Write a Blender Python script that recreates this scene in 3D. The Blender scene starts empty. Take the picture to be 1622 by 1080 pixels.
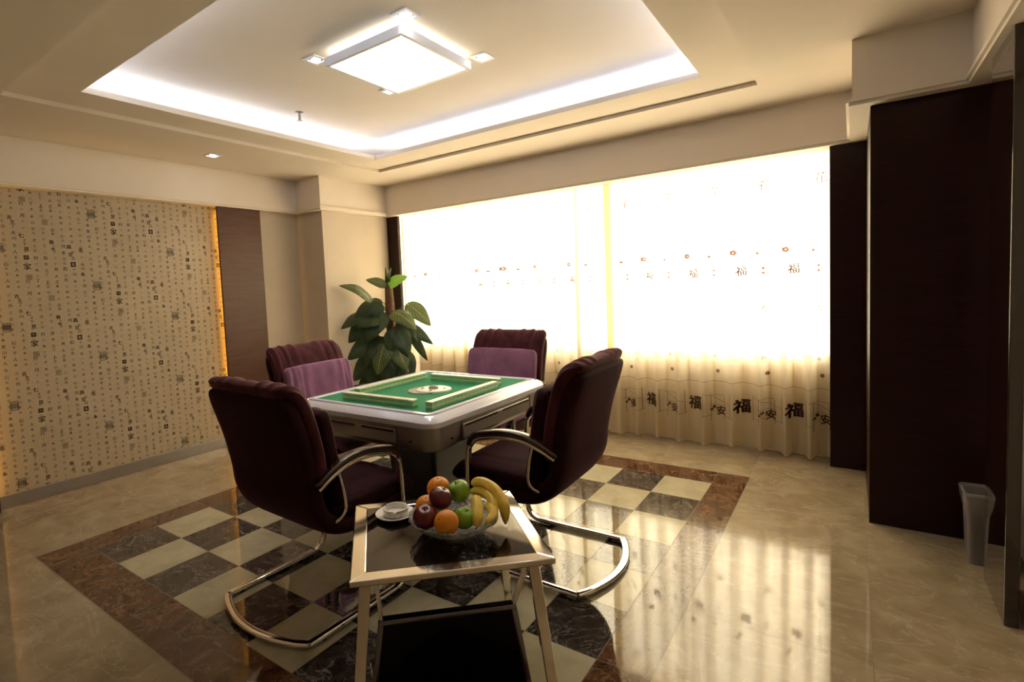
import bpy, bmesh, math, random
from math import sin, cos, pi, radians, copysign
from mathutils import Vector, Matrix
random.seed(7)
scn = bpy.context.scene
col = scn.collection
V = Vector

# ------------------------------------------------------------------ materials
class NT:
    def __init__(s, name):
        s.m = bpy.data.materials.new(name); s.m.use_nodes = True
        s.t = s.m.node_tree; s.t.nodes.clear()
        s.out = s.n('ShaderNodeOutputMaterial')
    def n(s, typ, **kw):
        nd = s.t.nodes.new(typ)
        for k, v in kw.items():
            if hasattr(nd, k): setattr(nd, k, v)
            else: s.set(nd, k, v)
        return nd
    def set(s, nd, k, v):
        sock = nd.inputs[k]
        if isinstance(v, bpy.types.NodeSocket): s.t.links.new(v, sock)
        else:
            if hasattr(sock.default_value, '__len__') and len(sock.default_value) == 4 and len(v) == 3: v = (*v, 1)
            sock.default_value = v
    def math(s, op, a, b=0.0, c=None, clamp=False):
        nd = s.t.nodes.new('ShaderNodeMath'); nd.operation = op; nd.use_clamp = clamp
        s.set(nd, 0, a); s.set(nd, 1, b)
        if c is not None: s.set(nd, 2, c)
        return nd.outputs[0]
    def mix(s, f, a, b, typ='MIX'):
        nd = s.t.nodes.new('ShaderNodeMix'); nd.data_type = 'RGBA'; nd.blend_type = typ
        for i, v in ((0, f), (6, a), (7, b)):
            if isinstance(v, bpy.types.NodeSocket): s.t.links.new(v, nd.inputs[i])
            else: nd.inputs[i].default_value = v if i == 0 else (*v[:3], 1)
        return nd.outputs[2]
    def ramp(s, f, pts, interp='LINEAR'):
        nd = s.t.nodes.new('ShaderNodeValToRGB'); nd.color_ramp.interpolation = interp
        e = nd.color_ramp.elements
        while len(e) < len(pts): e.new(0.5)
        for el, (p, c) in zip(e, pts):
            el.position = p; el.color = (*c, 1) if hasattr(c, '__len__') else (c, c, c, 1)
        s.t.links.new(f, nd.inputs[0]); return nd.outputs[0]
    def coord(s, kind='Object'):
        return s.t.nodes.new('ShaderNodeTexCoord').outputs[kind]
    def noise(s, vec, scale, detail=4, rough=.55, dist=0., out=0):
        nd = s.t.nodes.new('ShaderNodeTexNoise')
        s.set(nd, 'Vector', vec); s.set(nd, 'Scale', scale); s.set(nd, 'Detail', detail)
        s.set(nd, 'Roughness', rough); s.set(nd, 'Distortion', dist)
        return nd.outputs[out]
    def mapping(s, vec, scale=(1, 1, 1), rot=(0, 0, 0), loc=(0, 0, 0)):
        nd = s.t.nodes.new('ShaderNodeMapping'); s.set(nd, 'Vector', vec)
        nd.inputs['Scale'].default_value = scale; nd.inputs['Rotation'].default_value = rot
        nd.inputs['Location'].default_value = loc
        return nd.outputs[0]
    def bsdf(s, color, rough=.5, metal=0., **kw):
        nd = s.t.nodes.new('ShaderNodeBsdfPrincipled')
        s.set(nd, 'Base Color', color); s.set(nd, 'Roughness', rough); s.set(nd, 'Metallic', metal)
        for k, v in kw.items(): s.set(nd, k.replace('_', ' '), v)
        s.t.links.new(nd.outputs[0], s.out.inputs[0]); s.b = nd
        return nd
    def bump(s, h, strength=.2, dist=.01):
        nd = s.t.nodes.new('ShaderNodeBump'); s.set(nd, 'Height', h)
        s.set(nd, 'Strength', strength); s.set(nd, 'Distance', dist)
        s.t.links.new(nd.outputs[0], s.b.inputs['Normal'])

def simple(name, c, rough=.5, metal=0., **kw):
    t = NT(name); t.bsdf(c, rough, metal, **kw); return t.m

def noisy(name, c1, c2, scale, rough=.5, metal=0., stretch=(1, 1, 1), bump=0., **kw):
    t = NT(name); v = t.mapping(t.coord(), stretch)
    f = t.noise(v, scale, 5)
    t.bsdf(t.ramp(f, [(.3, c1), (.7, c2)]), rough, metal, **kw)
    if bump: t.bump(f, bump)
    return t.m

def emis(name, c, s):
    t = NT(name); e = t.n('ShaderNodeEmission', Color=(*c, 1), Strength=s)
    t.t.links.new(e.outputs[0], t.out.inputs[0]); return t.m

M = {}
M['plaster'] = noisy('plaster', (.79, .715, .63), (.82, .745, .66), 3, .85)
M['wall'] = noisy('wall_paint', (.58, .51, .425), (.61, .54, .45), 5, .8)
M['wood'] = noisy('shaded_wood', (.014, .0025, .0025), (.024, .0055, .0045), 6, .4, stretch=(1, 1, 14), Specular_IOR_Level=.2, Coat_Weight=.08, Coat_Roughness=.1)  # same timber as the brown panels, shade put into the base colour
M['wood_gloss'] = noisy('shaded_wood_gloss', (.010, .0025, .0025), (.016, .004, .0035), 6, .10, stretch=(1, 1, 14), Coat_Weight=1., Coat_Roughness=.01, Specular_IOR_Level=.5)  # polished version, darkened by the same painted-in shade
M['wood_warm'] = noisy('warm_wood', (.075, .030, .020), (.11, .046, .031), 5, .38, stretch=(1, 1, 12), Coat_Weight=.1, Coat_Roughness=.25, Specular_IOR_Level=.3)
M['chrome'] = simple('chrome', (.80, .77, .74), .09, 1.)
M['chrome_dark_reflect'] = simple('chrome_dark_reflect', (.22, .22, .26), .08, 1.)  # chrome trim with its dark bluish reflection put into the base colour
M['chrome_gold'] = simple('polished_steel', (.84, .79, .71), .10, 1.)
M['skirting'] = noisy('brushed_metal', (.33, .31, .30), (.37, .35, .335), 8, .34, .6)
M['felt'] = noisy('green_felt', (.010, .19, .085), (.014, .24, .11), 90, .9, bump=.1)
M['rim'] = simple('cove_tinted_plastic', (.78, .80, .95), .22, .15, Coat_Weight=.5)  # blue of the cove light put into the rim's base colour
M['body'] = noisy('table_body', (.40, .37, .345), (.44, .41, .38), 4, .3, .45, Coat_Weight=.3)
M['body_dark'] = simple('table_underside', (.10, .095, .085), .4, .3)
M['black'] = simple('black_plastic', (.012, .012, .014), .35)
M['black_glass'] = simple('black_glass', (.001, .001, .003), .03, Specular_IOR_Level=.12)
M['brown_glass'] = simple('brown_glass', (.008, .005, .004), .04, Specular_IOR_Level=.5)
M['tile_face'] = simple('ivory', (.78, .80, .62), .3)
M['tile_back'] = simple('tile_green', (.30, .62, .30), .3)
M['white'] = simple('white_ceramic', (.82, .82, .80), .18, Coat_Weight=.4)
M['white_trim'] = simple('white_metal', (.80, .82, .86), .35)
M['disc'] = simple('ivory_disc', (.85, .83, .72), .3)
M['grey_plastic'] = noisy('grey_plastic', (.17, .16, .175), (.20, .19, .205), 6, .4)
M['pot'] = noisy('terracotta', (.28, .17, .09), (.36, .22, .12), 12, .7)
M['soil'] = noisy('soil', (.03, .02, .012), (.06, .04, .025), 40, .95)
M['stem_green'] = simple('stem_green', (.12, .20, .04), .5)
M['trunk'] = noisy('coir_trunk', (.10, .05, .028), (.22, .12, .07), 30, .95, stretch=(1, 1, 4), bump=.8)
M['alu'] = simple('aluminium', (.7, .7, .7), .4, .6)
M['arm_wood'] = noisy('armrest_wood', (.022, .008, .005), (.040, .015, .009), 8, .25, stretch=(1, 1, 1), Coat_Weight=.6)
M['em_cove'] = emis('cove_tube', (.68, .79, 1.0), 15)
M['em_lamp'] = emis('lamp_panel', (1.0, .95, .80), 4.6)
M['em_spot'] = emis('spot_lens', (1.0, .95, .97), 45)
M['em_amber'] = emis('amber_tube', (1.0, .50, .06), 16)

def fabric(name, c1, c2, sheen, tint, scale=35):
    t = NT(name); co = t.coord()
    f = t.noise(t.mapping(co, (1, 1, .35)), scale, 6, .65)
    f2 = t.noise(co, 6, 3)
    c = t.mix(t.ramp(f2, [(.35, 0.), (.7, 1.)]), t.ramp(f, [(.35, c1), (.7, c2)]), [x * .72 for x in c1])
    t.bsdf(c, .8, Sheen_Weight=sheen, Sheen_Roughness=.35, Sheen_Tint=(*tint, 1), Specular_IOR_Level=.12)
    t.bump(f, .25, .004); return t.m
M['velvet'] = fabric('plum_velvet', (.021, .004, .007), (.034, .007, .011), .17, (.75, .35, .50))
M['velvet_head'] = fabric('headrest_velvet', (.050, .012, .018), (.12, .034, .045), .45, (.8, .45, .5), 22)
M['mauve'] = fabric('mauve_cover', (.25, .115, .21), (.32, .15, .27), .5, (.75, .6, .95), 60)

def peel(name, c1, c2, c3, scale, rough=.35, bump=.3, bs=120):
    t = NT(name); co = t.coord()
    f = t.noise(co, scale, 4)
    t.bsdf(t.ramp(f, [(.3, c1), (.55, c2), (.75, c3)]), rough, Specular_IOR_Level=.5)
    t.bump(t.noise(co, bs, 2), bump, .002); return t.m
M['orange'] = peel('orange_peel', (.80, .27, .012), (.86, .32, .015), (.90, .40, .02), 12, .4, .5, 260)
M['apple_red'] = peel('red_apple_skin', (.085, .004, .008), (.14, .008, .012), (.20, .02, .02), 22, .22, .02)
M['apple_purple'] = peel('plum_apple_skin', (.09, .010, .026), (.12, .016, .035), (.16, .035, .045), 22, .22, .02)
M['apple_green'] = peel('green_apple_skin', (.16, .34, .02), (.24, .44, .03), (.34, .52, .06), 16, .25, .02)
M['stalk'] = simple('fruit_stalk', (.07, .045, .02), .8)

def m_banana():
    t = NT('banana_peel'); co = t.coord()
    f = t.noise(co, 30, 5, .7)
    t.bsdf(t.ramp(f, [(.28, (.10, .05, .01)), (.36, (.72, .50, .07)), (.6, (.85, .62, .10)), (.8, (.80, .66, .16))]), .45)
    return t.m
M['banana'] = m_banana()

def m_glass():
    t = NT('cut_glass'); g = t.n('ShaderNodeBsdfPrincipled')
    t.set(g, 'Base Color', (.75, .75, .78)); t.set(g, 'Roughness', .08); t.set(g, 'Transmission Weight', .35); t.set(g, 'Specular IOR Level', .9)
    vo = t.n('ShaderNodeTexVoronoi', Vector=t.coord(), Scale=75., feature='F1', distance='MANHATTAN')
    bp = t.n('ShaderNodeBump', Height=vo.outputs[0], Strength=1., Distance=.012); t.t.links.new(bp.outputs[0], g.inputs['Normal'])
    tr = t.n('ShaderNodeBsdfTransparent'); mx = t.n('ShaderNodeMixShader', Fac=.62)
    t.t.links.new(tr.outputs[0], mx.inputs[1]); t.t.links.new(g.outputs[0], mx.inputs[2])
    t.t.links.new(mx.outputs[0], t.out.inputs[0]); return t.m
M['cut_glass'] = m_glass()

def m_pane():
    t = NT('window_pane'); g = t.n('ShaderNodeBsdfGlossy', Roughness=.01)
    tr = t.n('ShaderNodeBsdfTransparent', Color=(.95, .97, .97, 1)); mx = t.n('ShaderNodeMixShader', Fac=.06)
    t.t.links.new(tr.outputs[0], mx.inputs[1]); t.t.links.new(g.outputs[0], mx.inputs[2])
    t.t.links.new(mx.outputs[0], t.out.inputs[0]); return t.m
M['pane'] = m_pane()

def m_liner():
    t = NT('bin_liner'); g = t.n('ShaderNodeBsdfPrincipled')
    t.set(g, 'Base Color', (.62, .63, .66, 1)); t.set(g, 'Roughness', .3)
    tr = t.n('ShaderNodeBsdfTransparent'); mx = t.n('ShaderNodeMixShader', Fac=.30)
    t.t.links.new(tr.outputs[0], mx.inputs[1]); t.t.links.new(g.outputs[0], mx.inputs[2])
    t.t.links.new(mx.outputs[0], t.out.inputs[0]); return t.m
M['liner'] = m_liner()

def m_curtain():
    t = NT('sheer_curtain'); co = t.coord()
    weave = t.noise(t.mapping(co, (40, 40, 6)), 10, 3)
    c = t.ramp(weave, [(.3, (.80, .70, .51)), (.7, (.86, .76, .57))])
    d = t.n('ShaderNodeBsdfDiffuse', Color=c)
    l = t.n('ShaderNodeBsdfTranslucent', Color=t.mix(.25, c, (1, .93, .78)))
    tr = t.n('ShaderNodeBsdfTransparent', Color=(1, .97, .88, 1))
    a = t.n('ShaderNodeMixShader', Fac=.48); b = t.n('ShaderNodeMixShader', Fac=.94)
    L = t.t.links.new
    L(d.outputs[0], a.inputs[1]); L(l.outputs[0], a.inputs[2])
    L(tr.outputs[0], b.inputs[1]); L(a.outputs[0], b.inputs[2]); L(b.outputs[0], t.out.inputs[0])
    return t.m
M['curtain'] = m_curtain()
def m_thread():
    t = NT('brown_print')
    d = t.n('ShaderNodeBsdfDiffuse', Color=(.060, .020, .016, 1))
    l = t.n('ShaderNodeBsdfTranslucent', Color=(.30, .17, .12, 1))
    a = t.n('ShaderNodeMixShader', Fac=.5)
    L = t.t.links.new
    L(d.outputs[0], a.inputs[1]); L(l.outputs[0], a.inputs[2]); L(a.outputs[0], t.out.inputs[0])
    return t.m
M['print'] = m_thread()

def m_leaf(name, dark, light, pale, amt):
    t = NT(name); uv = t.coord('UV')
    sx = t.n('ShaderNodeSeparateXYZ', Vector=uv)
    u, v = sx.outputs[0], sx.outputs[1]
    au = t.math('ABSOLUTE', u)
    w = t.math('SINE', t.math('MULTIPLY', t.math('ADD', v, t.math('MULTIPLY', au, -.45)), 46.))
    vein = t.math('MULTIPLY', t.math('GREATER_THAN', w, .55), t.math('LESS_THAN', au, .85))
    mid = t.math('LESS_THAN', au, .06)
    f = t.noise(uv, 5, 4)
    fac = t.math('MULTIPLY', t.math('ADD', t.math('MULTIPLY', vein, .6), mid, clamp=True), amt)
    base = t.ramp(f, [(.35, dark), (.7, light)])
    b = t.bsdf(t.mix(fac, base, pale), .38, Specular_IOR_Level=.5)
    tl = t.n('ShaderNodeBsdfTranslucent', Color=t.mix(.5, base, pale))
    mx = t.n('ShaderNodeMixShader', Fac=.18)
    t.t.links.new(b.outputs[0], mx.inputs[1]); t.t.links.new(tl.outputs[0], mx.inputs[2])
    t.t.links.new(mx.outputs[0], t.out.inputs[0]); return t.m
M['leaf_dark'] = m_leaf('leaf_dark', (.010, .030, .012), (.022, .055, .022), (.09, .13, .06), .5)
M['leaf_var'] = m_leaf('leaf_variegated', (.03, .065, .02), (.06, .11, .035), (.32, .36, .16), .8)
M['leaf_bright'] = m_leaf('leaf_bright', (.14, .36, .03), (.20, .46, .05), (.34, .56, .12), .4)

# floor: polished marble, inlaid chequer panel with brown border
GX0, GX1, GY0, GY1 = -3.34, -.729, 1.094, 3.740      # chequer field
BX0, BX1, BY0, BY1 = -3.527, -.540, .874, 3.974      # outer border
CX, CY = (GX1 - GX0) / 9, (GY1 - GY0) / 8
def m_floor():
    t = NT('marble_floor'); co = t.coord()
    sp = t.n('ShaderNodeSeparateXYZ', Vector=co); x, y = sp.outputs[0], sp.outputs[1]
    def inside(a, lo, hi): return t.math('MULTIPLY', t.math('GREATER_THAN', a, lo), t.math('LESS_THAN', a, hi))
    inG = t.math('MULTIPLY', inside(x, GX0, GX1), inside(y, GY0, GY1))
    inB = t.math('MULTIPLY', inside(x, BX0, BX1), inside(y, BY0, BY1))
    cx = t.math('DIVIDE', t.math('SUBTRACT', x, GX0), CX); cy = t.math('DIVIDE', t.math('SUBTRACT', y, GY0), CY)
    par = t.math('MODULO', t.math('ADD', t.math('ADD', t.math('FLOOR', cx), t.math('FLOOR', cy)), 20.), 2.)
    # per tile offset so veins break at the joints
    idg = t.n('ShaderNodeCombineXYZ', X=t.math('FLOOR', cx), Y=t.math('FLOOR', cy), Z=0.)
    tx = t.math('DIVIDE', t.math('ADD', x, .54), .60); ty = t.math('DIVIDE', t.math('SUBTRACT', y, 2.23), .68)
    idm = t.n('ShaderNodeCombineXYZ', X=t.math('FLOOR', tx), Y=t.math('FLOOR', ty), Z=3.)
    def shifted(idn, k):
        wn = t.n('ShaderNodeTexWhiteNoise', Vector=idn.outputs[0])
        vm = t.n('ShaderNodeVectorMath', operation='MULTIPLY_ADD')
        t.set(vm, 0, wn.outputs['Color']); vm.inputs[1].default_value = (k, k, k); t.set(vm, 2, co)
        return vm.outputs[0]
    vm_, vg = shifted(idm, 9.), shifted(idg, 7.)
    def veins(vec, sc, wid, dist=1.2):
        n = t.noise(vec, sc, 6, .6, dist)
        return t.math('SUBTRACT', 1., t.math('DIVIDE', t.math('ABSOLUTE', t.math('SUBTRACT', n, .5)), wid), clamp=True)
    f1 = t.noise(vm_, 5, 8, .62, .6)
    beige = t.ramp(f1, [(.28, (.27, .21, .135)), (.5, (.36, .29, .195)), (.72, (.46, .39, .28))])
    beige = t.mix(t.math('MULTIPLY', veins(t.mapping(vm_, (1, 2.2, 1), (0, 0, .6)), 2.2, .014), .38), beige, (.62, .56, .46))
    f2 = t.noise(vg, 7, 8, .65, .5)
    cream = t.ramp(f2, [(.3, (.42, .385, .265)), (.7, (.56, .525, .38))])
    dk = t.ramp(t.noise(vg, 13, 9, .72, .8), [(.3, (.016, .012, .011)), (.55, (.055, .044, .040)), (.75, (.15, .13, .12))])
    dk = t.mix(t.math('MULTIPLY', veins(vg, 4.5, .014, 2.), .55), dk, (.42, .38, .35))
    br = t.ramp(t.noise(t.mapping(co, (1.4, 1, 1)), 8, 9, .7, .9), [(.3, (.045, .018, .009)), (.52, (.12, .055, .027)), (.76, (.27, .16, .09))])
    br = t.mix(t.math('MULTIPLY', veins(co, 3.6, .012, 2.), .45), br, (.45, .36, .27))
    chk = t.mix(par, dk, cream)
    c = t.mix(inB, beige, br); c = t.mix(inG, c, chk)
    # joints
    def joint(a, wid):
        fr = t.math('FRACT', t.math('ADD', a, 50.))
        return t.math('GREATER_THAN', t.math('ABSOLUTE', t.math('SUBTRACT', fr, .5)), .5 - wid)
    jm = t.math('MAXIMUM', joint(tx, .0028), joint(ty, .0025))
    jg = t.math('MAXIMUM', joint(t.math('DIVIDE', cx, 1.), .005), joint(cy, .005))
    jb = t.math('MAXIMUM', joint(t.math('DIVIDE', cx, 3.), .0025), joint(t.math('DIVIDE', cy, 2.), .0028))
    nb = t.math('SUBTRACT', 1., inB)
    rim = t.math('MULTIPLY', t.math('MULTIPLY', inside(x, BX0 - .002, BX1 + .002), inside(y, BY0 - .002, BY1 + .002)), nb)
    j = t.math('ADD', t.math('MULTIPLY', jm, nb), t.math('MULTIPLY', t.math('SUBTRACT', 1., inG), t.math('MULTIPLY', jb, inB)))
    j = t.math('ADD', t.math('ADD', j, t.math('MULTIPLY', jg, inG)), rim, clamp=True)
    c = t.mix(t.math('MULTIPLY', j, .7), c, (.12, .08, .05))
    t.bsdf(c, t.math('ADD', .045, t.math('MULTIPLY', j, .4)), Specular_IOR_Level=.58, Coat_Weight=.2, Coat_Roughness=.03)
    t.bump(t.noise(co, 1.6, 2), .05, .02)
    return t.m
M['floor'] = m_floor()

def m_paper():
    t = NT('wallpaper'); co = t.coord()
    f = t.noise(co, 4, 3); g = t.noise(co, 220, 2)
    c = t.mix(.25, t.ramp(f, [(.3, (.47, .385, .275)), (.7, (.51, .42, .305))]), t.ramp(g, [(.3, (.42, .34, .24)), (.7, (.56, .47, .35))]))
    t.bsdf(c, .7); return t.m
M['paper'] = m_paper()
M['ink'] = simple('ink_dark', (.060, .048, .036), .7)
M['ink_mid'] = simple('ink_mid', (.19, .15, .105), .7)
M['ink_pale'] = simple('ink_pale', (.31, .25, .175), .7)

# ------------------------------------------------------------------ mesh helpers
def mk(name, verts, faces, mat, parent=None, smooth=False, mats=None, fm=None, auto=None):
    me = bpy.data.meshes.new(name); me.from_pydata([tuple(v) for v in verts], [], faces)
    for m_ in (mats or [mat]): me.materials.append(m_)
    if fm: me.polygons.foreach_set('material_index', fm)
    bm = bmesh.new(); bm.from_mesh(me); bmesh.ops.recalc_face_normals(bm, faces=bm.faces); bm.to_mesh(me); bm.free()
    if smooth or auto:
        me.polygons.foreach_set('use_smooth', [True] * len(me.polygons))
        if auto: me.set_sharp_from_angle(angle=radians(auto))
    me.update()
    o = bpy.data.objects.new(name, me); col.objects.link(o)
    if parent: o.parent = parent
    return o

class MB:
    """collects primitive shapes into one mesh"""
    def __init__(s): s.v = []; s.f = []; s.mi = []
    def add(s, v, f, mi=0):
        k = len(s.v); s.v += [V(p) for p in v]; s.f += [tuple(i + k for i in q) for q in f]; s.mi += [mi] * len(f)
    def box(s, x0, x1, y0, y1, z0, z1, mi=0):
        s.add([(x0, y0, z0), (x1, y0, z0), (x1, y1, z0), (x0, y1, z0), (x0, y0, z1), (x1, y0, z1), (x1, y1, z1), (x0, y1, z1)],
              [(0, 3, 2, 1), (4, 5, 6, 7), (0, 1, 5, 4), (1, 2, 6, 5), (2, 3, 7, 6), (3, 0, 4, 7)], mi)
    def hexa(s, b, t, mi=0):
        s.add(list(b) + list(t), [(0, 3, 2, 1), (4, 5, 6, 7), (0, 1, 5, 4), (1, 2, 6, 5), (2, 3, 7, 6), (3, 0, 4, 7)], mi)
    def lathe(s, prof, n=32, c=(0, 0, 0), mi=0, rfun=None):
        v = []; f = []
        for i, (r, z) in enumerate(prof):
            for k in range(n):
                a = 2 * pi * k / n; rr = r * (rfun(a, i) if rfun else 1)
                v.append((c[0] + rr * cos(a), c[1] + rr * sin(a), c[2] + z))
        for i in range(len(prof) - 1):
            for k in range(n):
                a, b = i * n + k, i * n + (k + 1) % n; f.append((a, b, b + n, a + n))
        if prof[0][0] > 1e-4: f.append(tuple(range(n)))
        if prof[-1][0] > 1e-4: f.append(tuple((len(prof) - 1) * n + k for k in range(n)))
        s.add(v, f, mi)
    def sweep(s, path, sec, closed=False, up=(0, 0, 1), mi=0, scales=None):
        """sweep a 2-D section (list of (a,b)) along path"""
        P = [V(p) for p in path]; n = len(P); m = len(sec); v = []; up = V(up)
        for i, p in enumerate(P):
            if closed: d = P[(i + 1) % n] - P[i - 1]
            else: d = P[min(i + 1, n - 1)] - P[max(i - 1, 0)]
            d.normalize(); side = d.cross(up)
            if side.length < 1e-4: side = d.cross(V((0, 1, 0)))
            side.normalize(); nn = side.cross(d); sc = scales[i] if scales else 1
            for a, b in sec: v.append(p + side * a * sc + nn * b * sc)
        f = []
        for i in range(n if closed else n - 1):
            j = (i + 1) % n
            for k in range(m):
                q = (k + 1) % m; f.append((i * m + k, i * m + q, j * m + q, j * m + k))
        if not closed: f.append(tuple(range(m))[::-1]); f.append(tuple((n - 1) * m + k for k in range(m)))
        s.add(v, f, mi)
    def build(s, name, mat, parent=None, smooth=False, mats=None, auto=None):
        return mk(name, s.v, s.f, mat, parent, smooth, mats, s.mi if mats else None, auto)

def circ(r, n=12, ry=None):
    ry = ry or r
    return [(r * cos(2 * pi * k / n), ry * sin(2 * pi * k / n)) for k in range(n)]
def rrect(w, h, r, n=3):
    out = []
    for cx, cy, a0 in ((w / 2 - r, h / 2 - r, 0), (-w / 2 + r, h / 2 - r, 90), (-w / 2 + r, -h / 2 + r, 180), (w / 2 - r, -h / 2 + r, 270)):
        for k in range(n + 1):
            a = radians(a0 + 90 * k / n); out.append((cx + r * cos(a), cy + r * sin(a)))
    return out
def spline(pts, n=8):
    P = [V(p) for p in pts]; out = []
    for i in range(len(P) - 1):
        p0 = P[max(i - 1, 0)]; p1 = P[i]; p2 = P[i + 1]; p3 = P[min(i + 2, len(P) - 1)]
        for k in range(n):
            t = k / n
            out.append(.5 * ((2 * p1) + (p2 - p0) * t + (2 * p0 - 5 * p1 + 4 * p2 - p3) * t * t + (3 * p1 - p0 - 3 * p2 + p3) * t ** 3))
    out.append(P[-1]); return out
def bevel(o, w, seg=2, angle=30):
    m = o.modifiers.new('bevel', 'BEVEL'); m.width = w; m.segments = seg; m.limit_method = 'ANGLE'; m.angle_limit = radians(angle)
    return o
def empty(name, label, cat, loc=(0, 0, 0), rz=0, group=None):
    o = bpy.data.objects.new(name, None); col.objects.link(o); o.location = loc; o.rotation_euler = (0, 0, rz)
    o.empty_display_size = .1; return tag(o, label, cat, group)
def tag(o, label, cat, group=None):
    o['label'] = label; o['category'] = cat
    if group: o['group'] = group
    return o
def struct(o): o['kind'] = 'structure'; return o
def copy_tree(o, parent=None):
    c = o.copy(); col.objects.link(c)
    if parent: c.parent = parent
    for ch in [q for q in bpy.data.objects if q.parent == o]: copy_tree(ch, c)
    return c
def boxo(name, x0, x1, y0, y1, z0, z1, mat, parent=None, bev=0):
    b = MB(); b.box(x0, x1, y0, y1, z0, z1); o = b.build(name, mat, parent)
    if bev: bevel(o, bev)
    return o

# ------------------------------------------------------------------ room shell
ZC = 2.50
YB = -2.2           # wall behind the camera
struct(boxo('floor', -4.9, 1.3, YB - .1, 4.85, -.06, 0, M['floor']))
# left wall: wallpaper field then plain plaster, then a projecting pier
struct(boxo('wall_left', -4.70, -4.576, YB, 2.90, 0, ZC, M['paper']))
b = MB(); b.box(-4.70, -4.576, 2.90, 3.56, 0, ZC); b.box(-4.70, -4.19, 3.56, 4.62, 0, ZC)
struct(b.build('wall_left', M['wall']))
# window wall: sill part, end parts, lintel
b = MB(); b.box(-4.19, 1.3, 4.675, 4.80, 0, .69)
b.box(-4.19, -4.14, 4.66, 4.80, .69, ZC); b.box(-.03, 1.3, 4.66, 4.80, .69, ZC); b.box(-4.14, -.03, 4.66, 4.80, 2.38, ZC)
struct(b.build('wall_back', M['plaster']))
struct(boxo('wall_front', -4.70, 1.3, YB - .1, YB, 0, 2.75, M['wall']))
b = MB(); b.box(.62, .72, YB, 4.62, 0, 2.75)
struct(b.build('wall_right', M['wall']))
# window
wf = MB()
X0, X1, Z0, Z1 = -4.14, -.03, .69, 2.38
wf.box(X0, X1, 4.69, 4.75, Z0, Z0 + .05); wf.box(X0, X1, 4.69, 4.75, Z1 - .05, Z1)
for x in (X0, -3.07, -2.07, -1.09, X1 - .05): wf.box(x, x + .05, 4.69, 4.75, Z0 + .05, Z1 - .05)
w = struct(wf.build('window_1', M['alu']))
boxo('pane', X0 + .03, X1 - .03, 4.717, 4.723, Z0 + .03, Z1 - .03, M['pane'], w)
boxo('window_sill', X0 - .03, X1 + .03, 4.672, 4.70, .675, .70, M['plaster'], w)

# ceiling with stepped groove and light cove
GR = (-3.66, -.46, .945, 3.86); CV = (-3.40, -.71, 1.238, 3.545); CO = (-3.74, -.37, .90, 3.90)
def ring(b, o, i, z0, z1):
    b.box(o[0], i[0], o[2], o[3], z0, z1); b.box(i[1], o[1], o[2], o[3], z0, z1)
    b.box(i[0], i[1], o[2], i[2], z0, z1); b.box(i[0], i[1], i[3], o[3], z0, z1)
b = MB()
RO = (-4.70, .72, YB, 4.80)
ring(b, RO, GR, ZC, 2.526)
ring(b, RO, CV, 2.526, 2.56)
ring(b, RO, CO, 2.56, 2.68)
b.box(RO[0], RO[1], RO[2], RO[3], 2.68, 2.75)
struct(b.build('ceiling', M['plaster']))
# bulkheads with a stepped moulding along the lower edge
def bulk(name, boxes, trims):
    b = MB()
    for q in boxes: b.box(*q, 2.205, ZC)
    for q in trims:
        b.box(*q, 2.188, 2.206)
    for q in trims:
        x0, x1, y0, y1 = q
        b.box(x0 + .012, x1 - .012, y0 + .012, y1 - .012, 2.172, 2.189)
    return struct(b.build(name, M['plaster']))
bulk('trim_1', [(-4.70, -4.50, YB, 3.50)], [(-4.70, -4.475, YB, 3.50)])
bulk('trim_2', [(-4.70, -4.13, 3.50, 4.80)], [(-4.70, -4.105, 3.475, 4.80)])
bulk('trim_3', [(-4.13, .0, 4.43, 4.80)], [(-4.13, .0, 4.405, 4.80)])
bulk('trim_4', [(.0, .72, 3.48, 4.80)], [(-.025, .72, 3.455, 4.80)])
bulk('trim_5', [(.44, .72, YB, 3.48)], [(.415, .72, YB, 3.48)])
# skirting
struct(bevel(boxo('baseboard_left', -4.576, -4.560, .93, 2.60, 0, .088, M['skirting']), .003))
struct(bevel(boxo('baseboard_left', -4.576, -4.560, 3.08, 3.545, 0, .088, M['plaster']), .003))

# dark timber panels
def panel(name, x0, x1, y0, y1, label, mat='wood', z1=2.172):
    o = boxo(name, x0, x1, y0, y1, 0, z1, M[mat]); bevel(o, .003)
    return tag(o, label, 'wall panel')
panel('wood_panel', -4.530, -4.505, 2.64, 3.075, 'brown wood panel standing proud of the patterned left wall, amber light behind its edge', 'wood_warm')
panel('wood_panel', -4.530, -4.505, .30, .955, 'brown wood panel before the near end of the patterned wallpaper', 'wood_warm')
panel('wood_panel', -4.188, -4.03, 4.49, 4.53, 'narrow dark wood strip at the plant end of the curtains')
panel('wood_panel', -.118, .075, 4.455, 4.478, 'tall dark wood panel directly beside the right end of the curtains', 'wood')
panel('wood_panel', .075, .619, 3.54, 4.65, 'wide dark wood panel forming the stepped corner behind the waste bin', 'wood')
panel('wood_panel', .452, .492, 2.745, 3.13, 'polished dark wood end panel nearest the camera, mirroring the waste bin', 'wood_gloss')
# amber tubes hidden behind the brown panels
def tube_light(x, y, label):
    e = empty('strip_light', label, 'light', (x, y, 0))
    b = MB(); b.lathe([(.006, .10), (.006, 2.14)], 12); b.build('tube', M['em_amber'], e, auto=40)
    for pf in ([(.012, .03), (.013, .05), (.013, .10)], [(.013, 2.14), (.012, 2.17)]):
        b = MB(); b.lathe(pf, 16); b.build('socket', M['white_trim'], e, auto=40)
tube_light(-4.550, 2.690, 'amber strip light tucked behind the brown panel by the plaster wall')
tube_light(-4.550, .912, 'amber strip light behind the brown panel at the wallpaper\'s near end')

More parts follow.
